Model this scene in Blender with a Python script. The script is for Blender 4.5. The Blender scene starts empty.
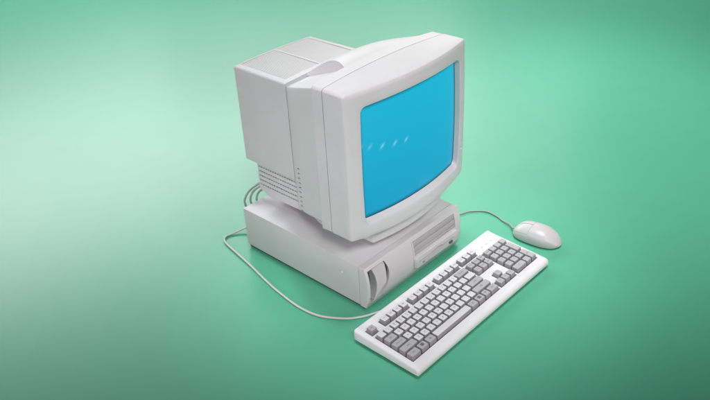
import bpy, bmesh, math, random
from mathutils import Vector, Matrix
R = math.radians
random.seed(4)
sc = bpy.context.scene
COL = sc.collection

# ------------------------------------------------------------------ camera
cam_data = bpy.data.cameras.new('camera')
cam = bpy.data.objects.new('camera', cam_data)
COL.objects.link(cam)
_r = Vector((0.680717, -0.730945, -0.048405)); _u = Vector((0.407778, 0.323204, 0.853965)); _f = Vector((0.608557, 0.601047, -0.518074))
M = Matrix(((_r.x, _u.x, -_f.x, -0.9187), (_r.y, _u.y, -_f.y, -0.9079), (_r.z, _u.z, -_f.z, 1.0486), (0, 0, 0, 1)))
cam.matrix_world = M
cam_data.sensor_width = 36.0
cam_data.lens = 781.0 / 710.0 * 36.0
cam_data.clip_start = 0.01
cam_data.clip_end = 200.0
sc.camera = cam

# ------------------------------------------------------------------ world, lamps, exposure
w = bpy.data.worlds.new('World'); sc.world = w; w.use_nodes = True
w.node_tree.nodes['Background'].inputs['Color'].default_value = (1.0, 0.97, 0.98, 1)
w.node_tree.nodes['Background'].inputs['Strength'].default_value = 0.03
sc.view_settings.view_transform = 'Standard'
sc.view_settings.look = 'None'
sc.view_settings.exposure = 0.0
sc.view_settings.gamma = 1.0

def area(name, loc, target, sx, sy, power, color=(1, 1, 1), spread=180):
    l = bpy.data.lights.new(name, 'AREA'); l.shape = 'RECTANGLE'
    l.size = sx; l.size_y = sy; l.energy = power; l.color = color; l.spread = R(spread)
    o = bpy.data.objects.new(name, l); COL.objects.link(o)
    o.location = loc
    o.rotation_euler = (Vector(target) - Vector(loc)).to_track_quat('-Z', 'Y').to_euler()
    return o
def spot(name, loc, target, power, angle, blend, radius, color=(1, 1, 1)):
    l = bpy.data.lights.new(name, 'SPOT'); l.energy = power; l.spot_size = R(angle); l.spot_blend = blend
    l.shadow_soft_size = radius; l.color = color
    o = bpy.data.objects.new(name, l); COL.objects.link(o); o.location = loc
    o.rotation_euler = (Vector(target) - Vector(loc)).to_track_quat('-Z', 'Y').to_euler()
    return o
# added spots: one over the desk things, six shaping the brightness of the sheet
spot('overhead_fill', (0.25, 0.05, 3.0), (0.15, -0.02, 0), 112, 20, 0.7, 0.12, (0.96, 0.98, 1.0))
spot('overhead_fill', (1.0, 1.4, 3.2), (0.9, 1.3, 0), 105, 50, 1.0, 0.30, (1.0, 0.88, 0.93))
spot('overhead_fill', (0.5, 2.2, 3.2), (0.5, 2.2, 0), 140, 50, 1.0, 0.30)
spot('overhead_fill', (-0.1, 1.1, 3.2), (-0.2, 0.95, 0), 105, 36, 1.0, 0.25, (0.80, 1.0, 0.95))
spot('overhead_fill', (1.3, 0.3, 3.2), (1.15, 0.05, 0), 235, 38, 1.0, 0.25, (1.0, 0.92, 0.94))
spot('overhead_fill', (2.2, 1.0, 3.2), (2.1, 0.8, 0), 280, 50, 1.0, 0.25, (1.0, 0.96, 0.93))
spot('overhead_fill', (1.0, -0.1, 3.2), (0.95, -0.15, 0), 155, 34, 1.0, 0.25, (1.0, 0.97, 0.93))
# unseen area lights added behind, their reflection pales the satin sheet
area('rear_sheen_fill', (1.6, 4.4, 1.7), (0.3, 0.9, 0), 3.0, 1.2, 20)
area('rear_sheen_fill', (1.4, 4.2, 2.1), (0.2, 0.9, 0), 3.2, 0.6, 62, (0.94, 1, 0.99))
area('rear_sheen_fill', (3.4, 3.2, 1.9), (0.6, 0.6, 0), 1.6, 1.2, 26, (1.0, 0.95, 0.93))
area('rear_sheen_fill', (3.46, 1.89, 1.67), (0.77, 0.17, 0), 1.1, 0.7, 6.5)
area('rear_sheen_fill', (0.9, 4.0, 1.3), (0.1, 0.9, 0), 2.2, 0.7, 8)
# front and side fills, added to brighten the visible faces
spot('front_fill_spot', (-1.3, -1.7, 2.3), (0.15, 0.0, 0.2), 200, 20, 0.8, 0.35, (1.0, 0.98, 0.995))
spot('front_fill_spot', (0.1, -2.3, 2.4), (0.15, 0.0, 0.2), 90, 20, 0.8, 0.35, (1.0, 0.94, 0.96))
spot('side_fill_spot', (-2.4, 0.1, 1.4), (0.15, 0.1, 0.30), 52, 16, 0.8, 0.30, (0.93, 0.98, 1.0))
area('front_fill_area', (0.7, -2.6, 0.75), (0.15, 0.0, 0.3), 1.4, 0.8, 2.2, (1.0, 0.84, 0.90), 50)
area('side_fill_area', (-2.7, 0.4, 0.75), (0.1, 0.15, 0.3), 1.4, 0.8, 1.7, (1.0, 0.88, 0.94), 50)
area('side_fill_area', (-2.2, 2.0, 1.0), (0.1, 0.2, 0.35), 1.2, 0.9, 1.6, (1.0, 0.75, 0.87), 50)

# ------------------------------------------------------------------ materials
def mat(name, color, rough=0.45, var=0.03, bump=0.0006, scale=900, spec=0.5, coat=0.0):
    m = bpy.data.materials.new(name); m.use_nodes = True
    nt = m.node_tree; b = nt.nodes['Principled BSDF']
    tc = nt.nodes.new('ShaderNodeTexCoord')
    n1 = nt.nodes.new('ShaderNodeTexNoise'); n1.inputs['Scale'].default_value = 14; n1.inputs['Detail'].default_value = 5
    nt.links.new(tc.outputs['Object'], n1.inputs['Vector'])
    rp = nt.nodes.new('ShaderNodeValToRGB')
    c = Vector(color)
    rp.color_ramp.elements[0].position = 0.3; rp.color_ramp.elements[1].position = 0.7
    rp.color_ramp.elements[0].color = (*(c * (1 - var)), 1); rp.color_ramp.elements[1].color = (*(c * (1 + var)), 1)
    nt.links.new(n1.outputs['Fac'], rp.inputs['Fac']); nt.links.new(rp.outputs['Color'], b.inputs['Base Color'])
    n2 = nt.nodes.new('ShaderNodeTexNoise'); n2.inputs['Scale'].default_value = scale; n2.inputs['Detail'].default_value = 2
    nt.links.new(tc.outputs['Object'], n2.inputs['Vector'])
    bp = nt.nodes.new('ShaderNodeBump'); bp.inputs['Strength'].default_value = 0.25; bp.inputs['Distance'].default_value = bump
    nt.links.new(n2.outputs['Fac'], bp.inputs['Height']); nt.links.new(bp.outputs['Normal'], b.inputs['Normal'])
    b.inputs['Roughness'].default_value = rough
    b.inputs['Specular IOR Level'].default_value = spec
    b.inputs['Coat Weight'].default_value = coat
    return m
PL = mat('light_grey_plastic', (0.665, 0.67, 0.67))
DKG = mat('dark_grey_plastic', (0.09, 0.09, 0.09), rough=0.6)
PBG = mat('drive_bay_plastic', (0.42, 0.42, 0.42))
KS = mat('key_side_shade', (0.27, 0.27, 0.27), rough=0.55)  # side walls coloured darker to stand in for shade between the keys
PLG = mat('grille_plastic', (0.64, 0.645, 0.645))
PC = mat('case_grey_paint', (0.595, 0.60, 0.60))
PK = mat('keyboard_white_plastic', (0.80, 0.805, 0.805))
PW = mat('key_well_shade_grey', (0.08, 0.08, 0.08), rough=0.6)  # key bed and lower skirts, darkened as painted shade in the gaps
KL = mat('pale_key_plastic', (0.69, 0.695, 0.695), rough=0.5)
KD = mat('grey_key_plastic', (0.43, 0.435, 0.435), rough=0.5)
INK = mat('legend_ink', (0.13, 0.13, 0.14), rough=0.6, var=0)
DK = mat('dark_gap', (0.035, 0.035, 0.035), rough=0.7)
MID = mat('mid_grey_plastic', (0.22, 0.22, 0.22), rough=0.5)
MO = mat('mouse_plastic', (0.56, 0.56, 0.558), rough=0.32)
CB = mat('pale_cable', (0.62, 0.62, 0.61), rough=0.45)
CBD = mat('grey_cable', (0.36, 0.37, 0.37), rough=0.45)
LED = mat('pale_lens', (0.85, 0.85, 0.85), rough=0.2)
FL = mat('green_backdrop_sheet', (0.095, 0.450, 0.285), rough=0.33, var=0.015, bump=0.0004, scale=300)

def screen_material():
    m = bpy.data.materials.new('lit_screen'); m.use_nodes = True
    nt = m.node_tree; b = nt.nodes['Principled BSDF']
    b.inputs['Base Color'].default_value = (0.01, 0.012, 0.015, 1); b.inputs['Roughness'].default_value = 0.22; b.inputs['Specular IOR Level'].default_value = 0.12
    tc = nt.nodes.new('ShaderNodeTexCoord'); sp = nt.nodes.new('ShaderNodeSeparateXYZ')
    nt.links.new(tc.outputs['Object'], sp.inputs[0])
    def mth(op, a, b_=None):
        n = nt.nodes.new('ShaderNodeMath'); n.operation = op
        for i, v in enumerate((a, b_)):
            if v is None: continue
            if isinstance(v, (int, float)): n.inputs[i].default_value = v
            else: nt.links.new(v, n.inputs[i])
        return n.outputs[0]
    X, Z = sp.outputs['X'], sp.outputs['Z']
    total = None
    for (cx, cz, hw, hh, k) in SCREEN_MARKS:
        dx = mth('SUBTRACT', X, cx); dz = mth('SUBTRACT', Z, cz)
        dx = mth('SUBTRACT', dx, mth('MULTIPLY', dz, 0.7))            # slanted strokes
        q = mth('ADD', mth('POWER', mth('ABSOLUTE', mth('DIVIDE', dx, hw)), 2.0), mth('POWER', mth('ABSOLUTE', mth('DIVIDE', dz, hh)), 2.0))
        g = mth('MULTIPLY', mth('EXPONENT', mth('MULTIPLY', q, -1.0)), k)
        total = g if total is None else mth('ADD', total, g)
    mix = nt.nodes.new('ShaderNodeMix'); mix.data_type = 'RGBA'; mix.clamp_factor = True
    nt.links.new(total, mix.inputs['Factor'])
    mr = nt.nodes.new('ShaderNodeMapRange'); mr.inputs['From Min'].default_value = 0.10; mr.inputs['From Max'].default_value = 0.36
    nt.links.new(Z, mr.inputs['Value'])
    m2 = nt.nodes.new('ShaderNodeMix'); m2.data_type = 'RGBA'; nt.links.new(mr.outputs['Result'], m2.inputs['Factor'])
    m2.inputs['A'].default_value = (0.003, 0.335, 0.55, 1); m2.inputs['B'].default_value = (0.008, 0.46, 0.66, 1)
    nt.links.new(m2.outputs['Result'], mix.inputs['A']); mix.inputs['B'].default_value = (0.40, 0.90, 1.0, 1)
    us = nt.nodes.new('ShaderNodeSeparateXYZ'); nt.links.new(tc.outputs['UV'], us.inputs[0])
    du = mth('MULTIPLY', mth('SUBTRACT', 0.5, mth('ABSOLUTE', mth('SUBTRACT', us.outputs['X'], 0.5))), 0.30)
    dv = mth('MULTIPLY', mth('SUBTRACT', 0.5, mth('ABSOLUTE', mth('SUBTRACT', us.outputs['Y'], 0.5))), 0.24)
    ed = nt.nodes.new('ShaderNodeMapRange'); ed.interpolation_type = 'SMOOTHSTEP'          # glow dimmed towards the glass edge, the bezel's inner shadow put into the picture
    ed.inputs['From Min'].default_value = 0.0005; ed.inputs['From Max'].default_value = 0.0130
    ed.inputs['To Min'].default_value = 0.15; ed.inputs['To Max'].default_value = 1.0
    nt.links.new(mth('MINIMUM', du, dv), ed.inputs['Value'])
    nt.links.new(ed.outputs['Result'], b.inputs['Emission Strength'])
    nt.links.new(mix.outputs['Result'], b.inputs['Emission Color'])
    return m

# ------------------------------------------------------------------ helpers
def build(name, bm, mats, parent=None, smooth=35, recalc=True):
    if recalc: bmesh.ops.recalc_face_normals(bm, faces=bm.faces)
    me = bpy.data.meshes.new(name)
    if parent is not None and parent.get('base') is not None:
        bmesh.ops.translate(bm, verts=bm.verts, vec=-Vector(parent['base']))
    bm.to_mesh(me); bm.free()
    for m in (mats if isinstance(mats, (list, tuple)) else [mats]): me.materials.append(m)
    if smooth:
        for p in me.polygons: p.use_smooth = True
        me.set_sharp_from_angle(angle=R(smooth))
    o = bpy.data.objects.new(name, me); COL.objects.link(o)
    if parent is not None:
        o.parent = parent; o['base'] = parent['base']
    return o
def thing(name, label, cat, base):
    o = bpy.data.objects.new(name, None); COL.objects.link(o)
    o.location = base; o['base'] = list(base); o['label'] = label; o['category'] = cat
    o.empty_display_size = 0.05
    return o
def box(bm, x0, x1, y0, y1, z0, z1, bev=0.0, seg=2):
    b2 = bmesh.new(); bmesh.ops.create_cube(b2, size=1)
    for v in b2.verts:
        v.co = Vector(((x0 + x1) / 2 + v.co.x * (x1 - x0), (y0 + y1) / 2 + v.co.y * (y1 - y0), (z0 + z1) / 2 + v.co.z * (z1 - z0)))
    if bev: bmesh.ops.bevel(b2, geom=b2.edges[:], offset=bev, segments=seg, profile=0.5, affect='EDGES')
    merge(bm, b2)
def merge(bm, b2, mi=None):
    mp = {}
    for v in b2.verts: mp[v] = bm.verts.new(v.co)
    for f in b2.faces:
        nf = bm.faces.new([mp[v] for v in f.verts]); nf.material_index = f.material_index if mi is None else mi
    b2.free()
def prism_xz(bm, pts, yf, y1):
    """pts (x,z); yf = front y (number or function of x,z); y1 = back y"""
    fr = [bm.verts.new((x, yf(x, z) if callable(yf) else yf, z)) for x, z in pts]
    bk = [bm.verts.new((x, y1, z)) for x, z in pts]
    bm.faces.new(fr); bm.faces.new(bk[::-1])
    n = len(pts)
    for i in range(n): bm.faces.new((fr[i], bk[i], bk[(i + 1) % n], fr[(i + 1) % n]))
def cyl(bm, c, r, axis, h, n=32, r2=None):
    b2 = bmesh.new(); bmesh.ops.create_cone(b2, cap_ends=True, segments=n, radius1=r, radius2=r if r2 is None else r2, depth=h)
    q = Vector((0, 0, 1)).rotation_difference(Vector(axis))
    bmesh.ops.transform(b2, verts=b2.verts, matrix=Matrix.Translation(c) @ q.to_matrix().to_4x4())
    merge(bm, b2)
def rrect(x0, x1, z0, z1, r, ns=16, nc=5):
    pts = []
    def side(a, b):
        for i in range(ns): t = i / ns; pts.append((a[0] + (b[0] - a[0]) * t, a[1] + (b[1] - a[1]) * t))
    def arc(cx, cz, a0):
        for i in range(nc): a = R(a0 + 90 * i / nc); pts.append((cx + r * math.cos(a), cz + r * math.sin(a)))
    side((x0 + r, z0), (x1 - r, z0)); arc(x1 - r, z0 + r, -90)
    side((x1, z0 + r), (x1, z1 - r)); arc(x1 - r, z1 - r, 0)
    side((x1 - r, z1), (x0 + r, z1)); arc(x0 + r, z1 - r, 90)
    side((x0, z1 - r), (x0, z0 + r)); arc(x0 + r, z0 + r, 180)
    return pts
def loft(bm, loops, cap0=False, cap1=False, closed=False):
    vs = [[bm.verts.new(p) for p in l] for l in loops]
    n = len(vs[0])
    pairs = list(zip(vs[:-1], vs[1:])) + ([(vs[-1], vs[0])] if closed else [])
    for a, b in pairs:
        for i in range(n): bm.faces.new((a[i], a[(i + 1) % n], b[(i + 1) % n], b[i]))
    if cap0: bm.faces.new(vs[0])
    if cap1: bm.faces.new(vs[-1][::-1])
    return vs
def boolean(bm, cutter, op='DIFFERENCE'):
    bmesh.ops.recalc_face_normals(bm, faces=bm.faces); bmesh.ops.recalc_face_normals(cutter, faces=cutter.faces)
    ma = bpy.data.meshes.new('tmp_a'); bm.to_mesh(ma); bm.free()
    mb = bpy.data.meshes.new('tmp_b'); cutter.to_mesh(mb); cutter.free()
    a = bpy.data.objects.new('tmp_a', ma); b = bpy.data.objects.new('tmp_b', mb)
    COL.objects.link(a); COL.objects.link(b)
    md = a.modifiers.new('b', 'BOOLEAN'); md.operation = op; md.object = b; md.solver = 'EXACT'
    dg = bpy.context.evaluated_depsgraph_get(); dg.update()
    me = bpy.data.meshes.new_from_object(a.evaluated_get(dg))
    out = bmesh.new(); out.from_mesh(me)
    for o in (a, b): bpy.data.objects.remove(o)
    for m_ in (ma, mb, me): bpy.data.meshes.remove(m_)
    return out
def tube(bm, pts, r, n=10, sub=8):
    """smooth tube through pts (Catmull-Rom)"""
    P = [Vector(p) for p in pts]; P = [P[0] * 2 - P[1]] + P + [P[-1] * 2 - P[-2]]
    path = []
    for i in range(1, len(P) - 2):
        for k in range(sub):
            t = k / sub; a, b, c, d = P[i - 1:i + 3]
            path.append(0.5 * ((2 * b) + (c - a) * t + (2 * a - 5 * b + 4 * c - d) * t * t + (3 * b - a - 3 * c + d) * t ** 3))
    path.append(P[-2])
    loops = []; up = Vector((0, 0, 1))
    for i, p in enumerate(path):
        d = (path[min(i + 1, len(path) - 1)] - path[max(i - 1, 0)]).normalized()
        s = d.cross(up)
        if s.length < 1e-3: s = Vector((1, 0, 0))
        s.normalize(); u2 = s.cross(d)
        loops.append([p + r * (math.cos(2 * math.pi * k / n) * s + math.sin(2 * math.pi * k / n) * u2) for k in range(n)])
    loft(bm, loops, True, True)

# ------------------------------------------------------------------ setting
bm = bmesh.new()
bmesh.ops.create_grid(bm, x_segments=4, y_segments=4, size=20)
fl = build('floor', bm, FL, smooth=0); fl['kind'] = 'structure'

# ------------------------------------------------------------------ computer case
W, D, H = 0.316, 0.366, 0.106
case = thing('desktop_computer', 'light grey flat desktop computer case lying under the monitor', 'computer', (W / 2, D / 2, 0))
bm = bmesh.new(); box(bm, 0, W, 0.0012, D, 0.0065, H, 0.002)
cut = bmesh.new(); cyl(cut, (0, 0.050, 0.070), 0.0042, (1, 0, 0), 0.002, 28)
for k in range(14): box(cut, 0.06 + k * 0.014, 0.068 + k * 0.014, D - 0.002, D + 0.01, 0.03, 0.085)
bm = boolean(bm, cut)
build('cover', bm, PC, case)
bm = bmesh.new(); cyl(bm, (0.0006, 0.050, 0.070), 0.0035, (1, 0, 0), 0.0022, 28, 0.0035)
bmesh.ops.bevel(bm, geom=[e for e in bm.edges], offset=0.0006, segments=2, affect='EDGES')
build('side_button', bm, LED, case)
for x in (0.03, W - 0.03):
    for y in (0.03, D - 0.03):
        bm = bmesh.new(); cyl(bm, (x, y, 0.0035), 0.010, (0, 0, 1), 0.007, 20); build('foot', bm, DK, case)

def fy(z):                                                              # front panel, bowed from top to bottom
    t = (z - 0.054) / 0.054
    return -0.0245 + 0.0115 * abs(t) ** 2.4
FPX0, FPX1 = -0.0005, W + 0.001
prof = [(0.0, 0.005)] + [(fy(0.005 + 0.101 * i / 22), 0.005 + 0.101 * i / 22) for i in range(23)] + [(0.0, H)]
prof = [prof[0]] + prof[1:-1] + [prof[-1]]
bm = bmesh.new()
a = [bm.verts.new((FPX0, y, z)) for y, z in prof]; b = [bm.verts.new((FPX1, y, z)) for y, z in prof]
bm.faces.new(a); bm.faces.new(b[::-1])
for i in range(len(prof)): bm.faces.new((a[i], b[i], b[(i + 1) % len(prof)], a[(i + 1) % len(prof)]))
bmesh.ops.recalc_face_normals(bm, faces=bm.faces)
end_edges = [e for e in bm.edges if abs(e.verts[0].co.x - e.verts[1].co.x) < 1e-6 and min(e.verts[0].co.y, e.verts[1].co.y) < -0.004]
bmesh.ops.bevel(bm, geom=end_edges, offset=0.0022, segments=3, profile=0.5, affect='EDGES')
# recesses
cut = bmesh.new()
rec = [(0.006, 0.022), (0.020, 0.014), (0.040, 0.020), (0.0575, 0.036)] + [(0.0575 + 0.0085 * math.sin(math.pi * i / 10), 0.036 + 0.062 * i / 10) for i in range(1, 10)] + [(0.0575, 0.098), (0.006, 0.098)]
prism_xz(cut, rec, -0.05, -0.004)
b2 = bmesh.new(); box(b2, 0.150, 0.296, -0.05, -0.0105, 0.060, 0.096); merge(cut, b2)
b2 = bmesh.new(); box(b2, 0.1455, 0.1463, -0.05, -0.016, 0.02, 0.098); merge(cut, b2)
bm = boolean(bm, cut)
bmb = bmesh.new(); box(bmb, 0.004, W - 0.004, -0.010, D - 0.004, 0.0008, 0.0064); build('contact_shade_base', bmb, DK, case)  # dark inset slab added to draw the contact shade under the case
fp = build('front_panel', bm, PC, case)
def arc_pts(x, z0, z1, bul, n=10): return [(x + bul * math.sin(math.pi * i / n), z0 + (z1 - z0) * i / n) for i in range(n + 1)]
pts = [(0.020, 0.0185), (0.0555, 0.046)] + arc_pts(0.0556, 0.047, 0.0965, 0.0008) + arc_pts(0.0190, 0.0195, 0.0965, 0.0065)[::-1]
bm = bmesh.new(); prism_xz(bm, pts, lambda x, z: fy(z) - 0.0005, -0.006)
bmesh.ops.bevel(bm, geom=[e for e in bm.edges if max(v.co.y for v in e.verts) < -0.0065], offset=0.0008, segments=2, affect='EDGES')
build('disk_cover', bm, PC, case)
pts = arc_pts(0.0600, 0.047, 0.0965, 0.0052)[1:-1] + [(0.0582, 0.0965)] + arc_pts(0.0575, 0.047, 0.0965, 0.0055)[1:-1][::-1] + [(0.0570, 0.047)]
bm = bmesh.new(); box(bm, 0.0065, 0.0280, -0.0055, -0.0042, 0.024, 0.0975); build('recess_shade_liner', bm, DKG, case)  # dark sheet that paints the shade inside the left recess
bm = bmesh.new(); box(bm, 0.0562, 0.0655, -0.0190, -0.0042, 0.046, 0.085); build('gap_shade_strip', bm, DK, case)  # black strip put in as the shade of the deep gap beside the cover
# upper drive bay: fine horizontal ribs
bm = bmesh.new()
for (z, h_) in ((0.0610, 0.0060), (0.0678, 0.0130), (0.0816, 0.0136)):
    box(bm, 0.1505, 0.2955, fy(z) + 0.0028, -0.0100, z, z + h_, 0.0008, 2)
build('drive_bay_grille', bm, PBG, case)
# lower drive with slot and button
def barpts(x0, x1, z0, z1, r=0.008):
    return rrect(x0, x1, z0, z1, r, 3, 5)
bm = bmesh.new()
prism_xz(bm, barpts(0.148, 0.299, 0.026, 0.058), lambda x, z: fy(z) - 0.0055, -0.012)
bmesh.ops.recalc_face_normals(bm, faces=bm.faces)
bmesh.ops.bevel(bm, geom=[e for e in bm.edges if max(v.co.y for v in e.verts) < -0.0125], offset=0.0018, segments=3, affect='EDGES')
cut = bmesh.new()
sl = [(0.160, 0.0430), (0.285, 0.0430), (0.285, 0.0450), (0.244, 0.0450)] + [(0.222 + 0.020 * math.cos(math.pi * i / 8), 0.0450 + 0.0040 * math.sin(math.pi * i / 8)) for i in range(9)] + [(0.200, 0.0450), (0.160, 0.0450)]
prism_xz(cut, sl, -0.05, -0.021)
bm = boolean(bm, cut)
fd = build('floppy_drive', bm, PC, case)
bm = bmesh.new(); box(bm, 0.267, 0.278, -0.0318, -0.024, 0.0335, 0.0395, 0.0008); build('eject_button', bm, DKG, fd)
bm = bmesh.new(); box(bm, 0.172, 0.178, -0.0310, -0.024, 0.0345, 0.0368, 0.0004); build('drive_light', bm, MID, fd)
bm = bmesh.new(); box(bm, 0.010, W - 0.010, -0.0186, -0.012, 0.0118, 0.0126); build('lower_seam', bm, MID, fp)

# ------------------------------------------------------------------ monitor
MX0, MX1, MZ0, MZ1 = -0.0206, 0.3452, 0.178, 0.4914
XC, HW, ZC, HH = (MX0 + MX1) / 2, (MX1 - MX0) / 2, (MZ0 + MZ1) / 2, (MZ1 - MZ0) / 2
BOW = 0.024
mon = thing('crt_monitor', 'deep light grey tube monitor with a glowing cyan screen, standing on the computer case', 'monitor', (XC, 0.2, H))
def yf(x, z):
    a = (x - XC) / HW; c = (z - ZC) / HH
    return -0.003 - BOW * (1 - a * a) - 0.003 * (1 - c * c)
BOT = 0.010
def crown(pts, amt):
    return [(x, z + (1 - ((x - XC) / HW) ** 2) * (amt * max(0, (z - ZC) / HH) - BOT * max(0, (ZC - 0.05 - z) / (HH - 0.05)))) for x, z in pts]
NS, NC = 20, 5
def ring(inset, r, off, cr=0.0):
    p = crown(rrect(MX0 + inset, MX1 - inset, MZ0 + inset, MZ1 - inset, r, NS, NC), cr)
    return [(x, yf(x, z) + off, z) for x, z in p]
def flat(x0, x1, z0, z1, r, y, cr=0.0):
    return [(x, y, z) for x, z in crown(rrect(x0, x1, z0, z1, r, NS, NC), cr)]
# opening in front surface
OX0, OX1, OZ0, OZ1 = 0.0150, 0.3160, 0.2040, 0.4580
def opening(inset, r, off, lift=0.0):
    p = rrect(OX0 + inset, OX1 - inset, OZ0 + inset + lift, OZ1 - inset, r, NS, NC)
    out = []
    for x, z in p:
        a = (x - (OX0 + OX1) / 2) / ((OX1 - OX0) / 2); c = (z - (OZ0 + OZ1) / 2) / ((OZ1 - OZ0) / 2)
        x2 = x + 0.0035 * (1 - c * c) * a; z2 = z + 0.002 * (1 - a * a) * c
        out.append((x2, yf(x2, z2) + off, z2))
    return out
def lerp_ring(A, B, t): return [(a[0] + (b[0] - a[0]) * t, None, a[2] + (b[2] - a[2]) * t) for a, b in zip(A, B)]
O1 = ring(0.003, 0.006, 0.0); O2 = opening(-0.0015, 0.013, 0.0)
mid = []
for t in (0.33, 0.66):
    mid.append([(x, yf(x, z), z) for x, _, z in lerp_ring(O1, O2, t)])
bm = bmesh.new()
loops = [flat(MX0 + 0.012, MX1 - 0.012, MZ0 + 0.012, MZ1 - 0.012, 0.004, 0.0478, 0.006),
         flat(MX0, MX1, MZ0, MZ1, 0.006, 0.0478, 0.009)]
for t in (0.35, 0.7, 1.0):
    rr = ring(0, 0.006, 0.0035)
    L0 = loops[1]
    loops.append([(a[0] + (b[0] - a[0]) * t, a[1] + (b[1] - a[1]) * t, a[2] + (b[2] - a[2]) * t) for a, b in zip(L0, rr)])
loops += [ring(0.0009, 0.006, 0.0010), O1] + mid + [O2, opening(0.0, 0.012, 0.0006), opening(0.0008, 0.012, 0.0025), opening(0.0028, 0.011, 0.0105, 0.0060), opening(0.008, 0.009, 0.018, 0.008)]
loft(bm, loops)
bezel = build('bezel', bm, PL, mon, smooth=40)
# screen glass
SX0, SX1, SZ0, SZ1 = OX0 + 0.0015, OX1 - 0.0015, OZ0 + 0.0072, OZ1 - 0.0015
SCREEN_MARKS = []
bm = bmesh.new(); n = 28; g = []
for j in range(n + 1):
    row = []
    for i in range(n + 1):
        x = SX0 + (SX1 - SX0) * i / n; z = SZ0 + (SZ1 - SZ0) * j / n
        a = 2 * i / n - 1; c = 2 * j / n - 1
        x2 = x + 0.0035 * (1 - c * c) * a; z2 = z + 0.002 * (1 - a * a) * c
        row.append(bm.verts.new((x2, yf(x2, z2) + 0.0112 - 0.003 * (1 - a * a) * (1 - c * c), z2)))
    g.append(row)
uvl = bm.loops.layers.uv.new('UVMap')
for j in range(n):
    for i in range(n):
        f = bm.faces.new((g[j][i], g[j][i + 1], g[j + 1][i + 1], g[j + 1][i]))
        for lp_, (a, c) in zip(f.loops, ((i, j), (i + 1, j), (i + 1, j + 1), (i, j + 1))): lp_[uvl].uv = (a / n, c / n)
ext = bmesh.ops.extrude_face_region(bm, geom=bm.faces[:])
for v in [e for e in ext['geom'] if isinstance(e, bmesh.types.BMVert)]: v.co.y += 0.006
BX, BY, BZ = mon['base']
for (x, z, k) in ((0.0205, 0.373, 0.16), (0.0400, 0.368, 0.24), (0.0690, 0.3600, 0.44), (0.1010, 0.3545, 0.42), (0.1320, 0.3510, 0.36)):
    SCREEN_MARKS.append((x - BX, z - BZ, 0.0036, 0.0048, k))
build('screen', bm, screen_material(), mon)
# bezel controls
for (z, r) in ((0.243, 0.0026), (0.256, 0.0018), (0.266, 0.0018)):
    bm = bmesh.new(); x = 0.3315; y = yf(x, z); cyl(bm, (x, y, z), r, (0, 1, 0), 0.002, 20)
    build('control_button' if r < 0.002 else 'power_light', bm, PLG if r < 0.002 else LED, bezel)
# band behind the seam, then tapering hood
bm = bmesh.new()
loops = [flat(MX0 + 0.006, MX1 - 0.006, MZ0 + 0.006, MZ1 - 0.006, 0.005, 0.0440, 0.009),
         flat(MX0 + 0.006, MX1 - 0.006, MZ0 + 0.006, MZ1 - 0.006, 0.005, 0.0499, 0.009),
         flat(MX0 + 0.0006, MX1 - 0.0006, MZ0 + 0.0008, MZ1 - 0.0006, 0.006, 0.0500, 0.0092),
         flat(MX0 + 0.0010, MX1 - 0.0010, MZ0 - 0.002, MZ1 - 0.0010, 0.006, 0.0770, 0.010),
         flat(MX0 + 0.0035, MX1 - 0.0035, MZ0 + 0.014, MZ1 - 0.0035, 0.006, 0.0776, 0.010)]
def hood_line(y): return MZ1 - 0.0035 + (0.4325 - MZ1 + 0.0035) * (y - 0.0776) / 0.1404
def hood_loop(x0, x1, z0, z1, r, y, hump, bot):
    xc, hw = (x0 + x1) / 2, (x1 - x0) / 2
    out = []
    for x, z in rrect(x0, x1, z0, z1, r, NS, NC):
        a = min(1, abs(x - xc) / hw); top = max(0, (z - ZC) / (z1 - ZC)); low = max(0, (ZC - 0.05 - z) / (HH - 0.05))
        out.append((x, y, z + top * (0.010 * (1 - a * a) + hump * (1 - a ** 3)) - bot * (1 - a * a) * low))
    return out
for k in range(1, 15):
    t = k / 14; ex = t ** 1.1; y = 0.0776 + 0.1380 * t
    x0 = MX0 + 0.0035 + (0.0410 - MX0 - 0.0035) * ex; x1 = MX1 - 0.0035 + (0.2837 - MX1 + 0.0035) * ex
    z0 = MZ0 + 0.014 + (0.1385 - MZ0 - 0.014) * t
    loops.append(hood_loop(x0, x1, z0, hood_line(y), 0.006, y, 0.016 * math.sin(math.pi * t ** 0.9) + 0.003 * t, 0.010 * (1 - t)))
loops.append(hood_loop(0.0420, 0.2827, 0.1393, hood_line(0.2156) - 0.0009, 0.006, 0.2167, 0.003, 0))
loops.append(hood_loop(0.0500, 0.2747, 0.1450, hood_line(0.2156) - 0.0080, 0.004, 0.2170, 0.003, 0))
loops.append(hood_loop(0.0500, 0.2747, 0.1450, hood_line(0.2156) - 0.0080, 0.004, 0.2210, 0.003, 0))
loft(bm, loops, True, True)
def scoop(c):                                                           # hand grip sunk into the top, curved wall on its right
    b2 = bmesh.new(); n = 24; foot = []
    for i in range(n + 1):
        t = i / n; g = 0.015 * 4 * t * (1 - t)
        foot.append((0.103 - 0.031 * t + g * 0.975, 0.2245 - 0.1455 * t - g * 0.22))
    foot += [(-0.06, 0.079), (-0.06, 0.2245)]
    lo = [b2.verts.new((x, y, hood_line(y) - 0.0012 + 0.03 * (x - 0.035))) for x, y in foot]; hi = [b2.verts.new((x, y, 0.56)) for x, y in foot]
    b2.faces.new(lo); b2.faces.new(hi[::-1])
    n = len(foot)
    for i in range(n): b2.faces.new((lo[i], hi[i], hi[(i + 1) % n], lo[(i + 1) % n]))
    merge(c, b2)
cut = bmesh.new(); scoop(cut)
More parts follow.
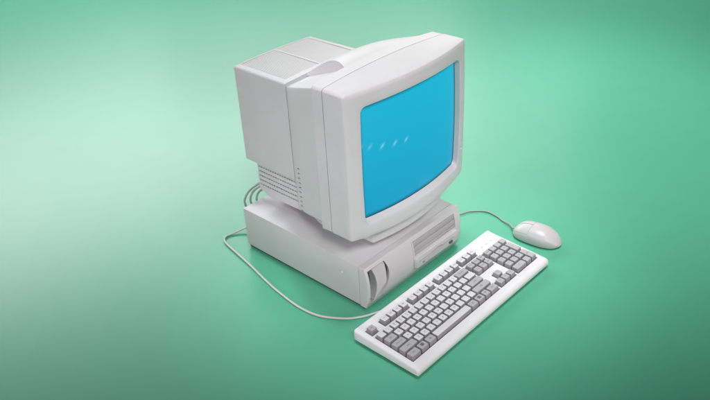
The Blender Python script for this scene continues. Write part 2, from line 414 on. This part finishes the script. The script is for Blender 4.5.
for k in range(10):                                                     # slanted slots low on the hood side
    z = 0.152 + k * 0.0115
    b2 = bmesh.new(); box(b2, -0.02, 0.060, 0.184, 0.199, z, z + 0.0026)
    bmesh.ops.transform(b2, verts=b2.verts, matrix=Matrix.Translation((0, 0.19, z)) @ Matrix.Rotation(R(-22), 4, 'X') @ Matrix.Translation((0, -0.19, -z)))
    for v in b2.verts: v.co.x = v.co.x if v.co.x < 0.03 else 0.0385
    merge(cut, b2)
bm = boolean(bm, cut)
hood = build('hood', bm, PL, mon, smooth=40)
# rear housing with crowned top
bm = bmesh.new()
HX0, HX1 = 0.0446, 0.2801
loops = []
for (y, i) in ((0.2178, 0.0008), (0.2184, 0.0), (0.2215, 0.0), (0.2217, 0.0035), (0.2242, 0.0035), (0.2245, 0.0), (0.300, 0.0004), (0.3885, 0.0012), (0.3905, 0.0035)):
    loops.append(flat(HX0 + i, HX1 - i, 0.212 + i, 0.431 - i, 0.0035, y, 0.014))
loft(bm, loops, True, True)
cut = bmesh.new()
for (x0, x1) in ((0.0600, 0.1595), (0.1650, 0.2650)): box(cut, x0, x1, 0.240, 0.384, 0.4255, 0.47)
scoop(cut)
bm = boolean(bm, cut)
hs = build('rear_housing', bm, PL, mon, smooth=40)
for (x0, x1) in ((0.0603, 0.1592), (0.1653, 0.2647)):
    bm = bmesh.new(); n = 30
    for k in range(n):
        a = x0 + (x1 - x0) * k / n; xm = a + 0.001
        zt = 0.431 + 0.014 * (1 - ((xm - XC) / HW) ** 2) * ((0.431 - ZC) / HH) - 0.0016
        box(bm, a, a + (x1 - x0) / n * 0.82, 0.2403, 0.3837, 0.4262, zt)
    for k in range(1, 8):
        y = 0.2403 + (0.3837 - 0.2403) * k / 8; box(bm, x0 + 0.0002, x1 - 0.0002, y, y + 0.0012, 0.4265, 0.4325)
    build('vent_grille', bm, PLG, hs, smooth=0)
# vented lower body
bm = bmesh.new()
loops = [flat(0.0510, 0.2737, 0.1385, 0.2115, 0.003, 0.2186), flat(0.0505, 0.2742, 0.1385, 0.2115, 0.003, 0.2200), flat(0.0505, 0.2742, 0.1360, 0.2115, 0.003, 0.330), flat(0.0505, 0.2742, 0.1455, 0.2115, 0.003, 0.3570)]
loft(bm, loops, True, True)
cut = bmesh.new()
for r_ in range(5):
    for k in range(17):
        y = 0.2225 + k * 0.0078
        box(cut, 0.04, 0.0660, y, y + 0.0058, 0.1985 - r_ * 0.0118, 0.2022 - r_ * 0.0118)
bm = boolean(bm, cut)
build('vented_base_shell', bm, PL, mon, smooth=40)
# chin and swivel foot
BOT = 0.0
bm = bmesh.new()
loops = []
for (z, i) in ((0.1790, 0.0), (0.155, 0.003), (0.1335, 0.006), (0.1310, 0.009)):
    pts = rrect(0.048 + i, 0.287 - i, 0.003 + i, 0.21, 0.004, 12, 4)
    loops.append([(x, y - (0.016 * (1 - ((x - 0.1685) / 0.1205) ** 2) if y < 0.02 else 0), z) for x, y in pts])
loft(bm, loops, True, True)
build('chin', bm, PL, mon, smooth=40)
bm = bmesh.new(); cyl(bm, (0.165, 0.16, (H + 0.1385) / 2), 0.100, (0, 0, 1), 0.1390 - H, 48, 0.075); build('swivel_foot', bm, PLG, mon)
# cables behind the monitor
for pts in ([(0.092, 0.350, 0.148), (0.081, 0.372, 0.142), (0.0625, 0.390, 0.1285), (0.0431, 0.392, 0.1220), (0.0306, 0.392, 0.1110), (0.0265, 0.392, 0.0960), (0.032, 0.388, 0.075), (0.045, D + 0.014, 0.055), (0.05, D - 0.004, 0.05)],
            [(0.094, 0.350, 0.140), (0.082, 0.370, 0.134), (0.0590, 0.385, 0.1235), (0.0435, 0.386, 0.1130), (0.0395, 0.386, 0.0980), (0.044, 0.383, 0.080), (0.058, D + 0.012, 0.055), (0.065, D - 0.004, 0.05)],
            [(0.096, 0.348, 0.138), (0.083, 0.366, 0.128), (0.0640, 0.380, 0.1155), (0.0555, 0.381, 0.1040), (0.055, 0.380, 0.085), (0.070, D + 0.010, 0.055), (0.08, D - 0.004, 0.05)]):
    bm = bmesh.new()
    tube(bm, pts, 0.0026)
    build('cable', bm, CBD, mon, smooth=60)

# ------------------------------------------------------------------ keyboard
KX, KY, KW, KD_ = -0.0862, -0.0600, 0.460, 0.165
kb = thing('keyboard', 'white full-size keyboard with pale and grey keys lying in front of the computer case', 'keyboard', (KX + KW / 2, KY - KD_ / 2, 0))
def ztop(v): return 0.0285 - 0.0085 * v / KD_
bm = bmesh.new()
# cross-section along depth v (from back) : lofted left to right
sec = [(0.000, 0.008), (-0.001, 0.020), (0.0015, ztop(0) + 0.0006), (0.0040, ztop(0.004) + 0.0018), (0.0065, ztop(0.006) + 0.0006), (0.010, ztop(0.010)), (0.080, ztop(0.08)), (0.156, ztop(0.156)), (0.161, ztop(0.161) - 0.0012), (0.1645, 0.014), (0.1655, 0.0075), (0.1640, 0.0055), (0.154, 0.0050), (0.152, 0.0049), (0.014, 0.0049), (0.012, 0.0050), (0.002, 0.0055)]
loops = []
for (x, s) in ((0.0, 0.0025), (0.0012, 0.001), (0.0035, 0.0), (0.012, 0.00001), (KW - 0.012, 0.00001), (KW - 0.0035, 0.0), (KW - 0.0012, 0.001), (KW, 0.0025)):
    l = []
    for v, z in sec:
        vv = min(max(v, s), KD_ - s) if s else v
        zz = z - s if z > 0.01 else z + s * 0.5
        l.append((KX + x, KY - vv, zz))
    loops.append(l)
loft(bm, loops, True, True)
U = 0.0192; LM = 0.0130; V0 = 0.0205
RV = [V0 + 0.5 * U] + [V0 + U * 1.5 + 0.0065 + U * k for k in range(5)]
def wellbox(c, u0, u1, v0, v1, g=0.0008):
    box(c, KX + LM + u0 * U - g, KX + LM + u1 * U + g, KY - v1 - g, KY - v0 + g, 0.0155, 0.06)
top_r = (V0, V0 + U); mn_r = (RV[1] - U / 2, RV[5] + U / 2); NV, NP = 15.3, 18.6
wells = [(0, 1, *top_r), (2, 6, *top_r), (6.5, 10.5, *top_r), (11, 15, *top_r), (NV, NV + 3, *top_r), (0, 15, *mn_r),
         (NV, NV + 3, RV[1] - U / 2, RV[2] + U / 2), (NV, NV + 3, RV[5] - U / 2, RV[5] + U / 2), (NV + 1, NV + 2, RV[4] - U / 2, RV[4] + U / 2 - 0.002), (NP, NP + 4, *mn_r)]
cut = bmesh.new()
for wl in wells[:8]: wellbox(cut, *wl)
b2 = bmesh.new(); wellbox(b2, *wells[9]); merge(cut, b2)
bm = boolean(bm, cut)
cut = bmesh.new(); wellbox(cut, *wells[8]); bm = boolean(bm, cut)
shell = build('shell', bm, PK, kb, smooth=40)
bm = bmesh.new(); box(bm, KX + 0.004, KX + KW - 0.004, KY - KD_ + 0.005, KY - 0.004, 0.0006, 0.0048, 0.001, 1); build('contact_shade_base', bm, DK, kb)  # dark slab standing in for contact shade below the keyboard
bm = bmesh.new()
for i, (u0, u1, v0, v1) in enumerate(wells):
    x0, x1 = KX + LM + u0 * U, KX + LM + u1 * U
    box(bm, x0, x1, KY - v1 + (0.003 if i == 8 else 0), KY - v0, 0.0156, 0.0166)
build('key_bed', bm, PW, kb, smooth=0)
bm = bmesh.new(); lx0, lx1 = KX + LM + NP * U + 0.002, KX + LM + (NP + 4) * U - 0.002
box(bm, lx0, lx1, KY - V0 - U + 0.001, KY - V0 - 0.001, 0.024, 0.0282, 0.0003, 1)
for v in bm.verts:
    if v.co.z > 0.026: v.co.z = ztop(KY - v.co.y) + 0.0005
ip = build('indicator_panel', bm, PK, kb)
for k in range(3):
    bm = bmesh.new(); x = lx0 + 0.020 + k * 0.018; box(bm, x, x + 0.004, KY - V0 - 0.011, KY - V0 - 0.009, 0.026, ztop(V0 + 0.01) + 0.0011)
    build('indicator_light', bm, KD, ip)

font_cache = {}
def text_bm(s, size):
    key = (s, size)
    if key not in font_cache:
        cu = bpy.data.curves.new('t', 'FONT'); cu.body = s; cu.size = size; cu.align_x = 'CENTER'; cu.align_y = 'CENTER'
        cu.resolution_u = 2
        o = bpy.data.objects.new('t', cu); COL.objects.link(o)
        dg = bpy.context.evaluated_depsgraph_get(); dg.update()
        font_cache[key] = bpy.data.meshes.new_from_object(o.evaluated_get(dg))
        bpy.data.objects.remove(o)
    return font_cache[key]
def key(name, u, row, wu, m, legend='', hu=1.0, size=0.0052):
    cx = KX + LM + (u + wu / 2) * U; v = RV[row] + (hu - 1) * U / 2; cy = KY - v
    gx, gy = wu * U / 2 - 0.0009, hu * U / 2 - 0.0009
    tx, ty = gx - 0.0019, gy - 0.0019
    zb = 0.0166; zt = ztop(v) + 0.0088 + (0.0012 if row in (0,) else 0) - (0.0006 if row == 3 else 0)
    off = 0.0006
    bm = bmesh.new()
    def lp(ax, ay, z, r):
        return [(cx + x, cy + y + (off if z > zt - 0.004 else 0), z) for x, y in rrect(-ax, ax, -ay, ay, r, 1, 3)]
    loops = [lp(gx, gy, zb, 0.001), lp(gx - 0.0004, gy - 0.0004, zb + 0.003, 0.001), lp(tx + 0.0005, ty + 0.0005, zt - 0.0010, 0.0016), lp(tx, ty, zt - 0.0002, 0.0016), lp(tx - 0.0008, ty - 0.0008, zt, 0.0015),
             lp((tx - 0.0008) * 0.5, (ty - 0.0008) * 0.5, zt - (0.0004 if wu < 3 else 0.0), 0.0005)]
    loft(bm, loops, True, True)
    bmesh.ops.recalc_face_normals(bm, faces=bm.faces)
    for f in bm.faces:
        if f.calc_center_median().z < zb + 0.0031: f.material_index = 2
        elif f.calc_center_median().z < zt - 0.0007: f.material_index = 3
    if legend:
        if len(legend) > 1 and '\n' not in legend: size = min(size, (tx * 2) / (0.62 * len(legend))) * 0.82
        tm = text_bm(legend, round(size, 5)); b2 = bmesh.new(); b2.from_mesh(tm)
        for vv in b2.verts: vv.co = Vector((cx + vv.co.x, cy + off + vv.co.y, zt + 0.00008))
        merge(bm, b2, 1)
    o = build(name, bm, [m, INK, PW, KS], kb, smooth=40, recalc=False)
    return o
key('function_key', 0, 0, 1, KD, 'Esc')
for g0, s in ((2, 1), (6.5, 5), (11, 9)):
    for k in range(4): key('function_key', g0 + k, 0, 1, KL, 'F%d' % (s + k))
for k, s in enumerate(('Print', 'Scroll', 'Pause')): key('function_key', NV + k, 0, 1, KL, s)
for k, s in enumerate(('~\n`', '!\n1', '@\n2', '#\n3', '$\n4', '%\n5', '^\n6', '&\n7', '*\n8', '(\n9', ')\n0', '_\n-', '+\n=')): key('character_key', k, 1, 1, KL, s, size=0.0044)
key('modifier_key', 13, 1, 2, KD, 'Backspace', size=0.004)
key('modifier_key', 0, 2, 1.5, KD, 'Tab')
for k, s in enumerate('QWERTYUIOP'): key('character_key', 1.5 + k, 2, 1, KL, s)
for k, s in enumerate(('{\n[', '}\n]')): key('character_key', 11.5 + k, 2, 1, KL, s, size=0.0044)
key('character_key', 13.5, 2, 1.5, KL, '|\n\\', size=0.0044)
key('modifier_key', 0, 3, 1.75, KD, 'Caps Lock')
for k, s in enumerate('ASDFGHJKL'): key('character_key', 1.75 + k, 3, 1, KL, s)
for k, s in enumerate((':\n;', '"\n\'')): key('character_key', 10.75 + k, 3, 1, KL, s, size=0.0044)
key('modifier_key', 12.75, 3, 2.25, KD, 'Enter')
key('modifier_key', 0, 4, 2.25, KD, 'Shift')
for k, s in enumerate('ZXCVBNM'): key('character_key', 2.25 + k, 4, 1, KL, s)
for k, s in enumerate(('<\n,', '>\n.', '?\n/')): key('character_key', 9.25 + k, 4, 1, KL, s, size=0.0044)
key('modifier_key', 12.25, 4, 2.75, KD, 'Shift')
key('modifier_key', 0, 5, 1.5, KD, 'Ctrl')
key('modifier_key', 1.5, 5, 1.25, KD, '\u25a0', size=0.010)
key('modifier_key', 2.75, 5, 1.25, KD, 'Alt')
key('space_bar', 4, 5, 6, KL)
key('modifier_key', 10, 5, 1.25, KD, 'Alt')
key('modifier_key', 11.25, 5, 1.25, KD, '\u25a0', size=0.010)
key('modifier_key', 12.5, 5, 1.0, KD, '\u2261', size=0.008)
key('modifier_key', 13.5, 5, 1.5, KD, 'Ctrl')
for r_, names in ((1, ('Insert', 'Home', 'PgUp')), (2, ('Delete', 'End', 'PgDn'))):
    for k, s in enumerate(names): key('navigation_key', NV + k, r_, 1, KD, s)
key('arrow_key', NV + 1, 4, 1, KD, '\u2191'); 
for k, s in enumerate('\u2190\u2193\u2192'): key('arrow_key', NV + k, 5, 1, KD, s)
for r_, row in ((1, ('Num', '/', '*', '-')), (2, '789'), (3, '456'), (4, '123')):
    for k, s in enumerate(row): key('number_pad_key', NP + k, r_, 1, KD, s)
key('number_pad_key', NP + 3, 2, 1, KD, '+', hu=2); key('number_pad_key', NP + 3, 4, 1, KD, 'Enter', hu=2)
key('number_pad_key', NP, 5, 2, KD, '0'); key('number_pad_key', NP + 2, 5, 1, KD, '.')
# keyboard lead
bm = bmesh.new()
tube(bm, [(0.06, D - 0.004, 0.03), (0.055, D + 0.02, 0.024), (0.040, 0.418, 0.010), (0.0063, 0.4327, 0.003), (-0.0139, 0.4345, 0.003), (-0.0291, 0.416, 0.003), (-0.040, 0.362, 0.003), (-0.0518, 0.2988, 0.003), (-0.067, 0.230, 0.003), (-0.0771, 0.175, 0.003), (-0.0846, 0.1006, 0.003), (-0.0769, 0.0451, 0.003), (-0.0494, -0.0007, 0.003), (-0.0305, -0.0185, 0.003), (-0.0125, -0.0302, 0.003), (0.012, -0.042, 0.004), (0.035, KY + 0.0, 0.009), (0.045, KY - 0.004, 0.010)], 0.0024)
build('cable', bm, CB, kb, smooth=60)

# ------------------------------------------------------------------ mouse
MC = Vector((0.450, -0.148, 0)); ang = R(4); ML, MW, MH = 0.118, 0.066, 0.036
ms = thing('mouse', 'pale grey two-button mouse with a thin lead resting right of the keyboard', 'mouse', tuple(MC))
def msurf(u, a, off=0.0):
    """u 0 (lead end) .. 1 (palm end); a 0..pi over the top"""
    s = 2 * u - 1
    hw = MW / 2 * (1 - abs(s) ** (4.5 if s < 0 else 2.8)) ** 0.5 * (0.93 + 0.07 * math.sin(math.pi * u * 0.9)) if abs(s) < 1 else 0
    front = 0.80 if s < 0 else 1
    h = MH * (0.70 + 0.30 * math.sin(math.pi * min(1, (u + 0.08) * 0.85))) * (1 - abs(s) ** (5.0 if s < 0 else 3.0)) ** 0.5 if abs(s) < 1 else 0
    ca, sa = math.cos(a), math.sin(a)
    x = (hw - off * 0) * math.copysign(abs(ca) ** 0.75, ca); z = 0.005 + max(0, h - 0.005 + off) * abs(sa) ** 0.75
    y = -s * ML / 2
    return x, y, z
def mplace(p):
    x, y, z = p; c, s_ = math.cos(ang), math.sin(ang)
    return (MC.x + x * c - y * s_, MC.y + x * s_ + y * c, z)
us = [0.5 - 0.5 * math.cos(math.pi * (i + 0.0) / 40) for i in range(41)]
us[0] = 0.0006; us[-1] = 0.9994
NA = 36; UB = 0.40
bm = bmesh.new(); loops = []
def low(u, k):
    a = math.pi * k / NA
    o = -0.0011 if (u < UB and 5 < k < NA - 5) else 0.0
    return o
us2 = sorted(us + [UB - 0.001, UB + 0.001])
for u in us2:
    l = [mplace(msurf(u, math.pi * k / NA, low(u, k))) for k in range(NA + 1)]
    x, y, z = msurf(u, 0); x2, _, _ = msurf(u, math.pi)
    l += [mplace((x2 * 0.97, y * 0.985, 0.0030)), mplace((x * 0.97, y * 0.985, 0.0030))]
    loops.append(l)
loft(bm, loops, True, True)
build('body', bm, MO, ms, smooth=50)
bm = bmesh.new(); n_ = 40; lo, hi = [], []
for i in range(n_):
    a_ = 2 * math.pi * i / n_; cx_ = math.copysign(abs(math.cos(a_)) ** 0.7, math.cos(a_)) * (MW / 2 - 0.006); cy_ = math.copysign(abs(math.sin(a_)) ** 0.7, math.sin(a_)) * (ML / 2 - 0.007)
    lo.append(mplace((cx_, cy_, 0.0004))); hi.append(mplace((cx_, cy_, 0.0029)))
loft(bm, [lo, hi], True, True); build('contact_shade_base', bm, DK, ms)  # dark plate added as contact shade below the mouse
for (k0, k1) in ((6, 17.85), (18.15, 30)):
    bm = bmesh.new(); ub = [u for u in us if 0.012 < u < UB - 0.004] + [UB - 0.004]; ub = [0.012] + ub
    tops, bots = [], []
    for u in ub:
        ks = [k0 + (k1 - k0) * j / 12 for j in range(13)]
        tops.append([mplace(msurf(u, math.pi * k / NA, 0.0002)) for k in ks]); bots.append([mplace(msurf(u, math.pi * k / NA, -0.0010)) for k in ks])
    loops = [t + b[::-1] for t, b in zip(tops, bots)]
    loft(bm, loops, True, True)
    build('button', bm, MO, ms, smooth=50)
bm = bmesh.new()
s0 = mplace((0, ML / 2 - 0.002, 0.009))
tube(bm, [s0, mplace((0, ML / 2 + 0.006, 0.0085)), (0.4560, -0.0700, 0.0060), (0.4625, -0.0450, 0.0035), (0.4719, -0.0190, 0.0024), (0.4727, 0.0147, 0.0024), (0.4496, 0.0436, 0.0024), (0.4199, 0.0600, 0.0024), (0.385, 0.110, 0.0024), (0.365, 0.20, 0.0024), (0.36, 0.30, 0.0024), (0.345, 0.39, 0.0024), (0.30, 0.400, 0.006), (0.27, D + 0.012, 0.03), (0.265, D - 0.004, 0.035)], 0.0020)
build('cable', bm, CBD, ms, smooth=60)
for o in bpy.data.objects:
    if 'base' in o: del o['base']
for me in list(bpy.data.meshes):
    if me.users == 0: bpy.data.meshes.remove(me)
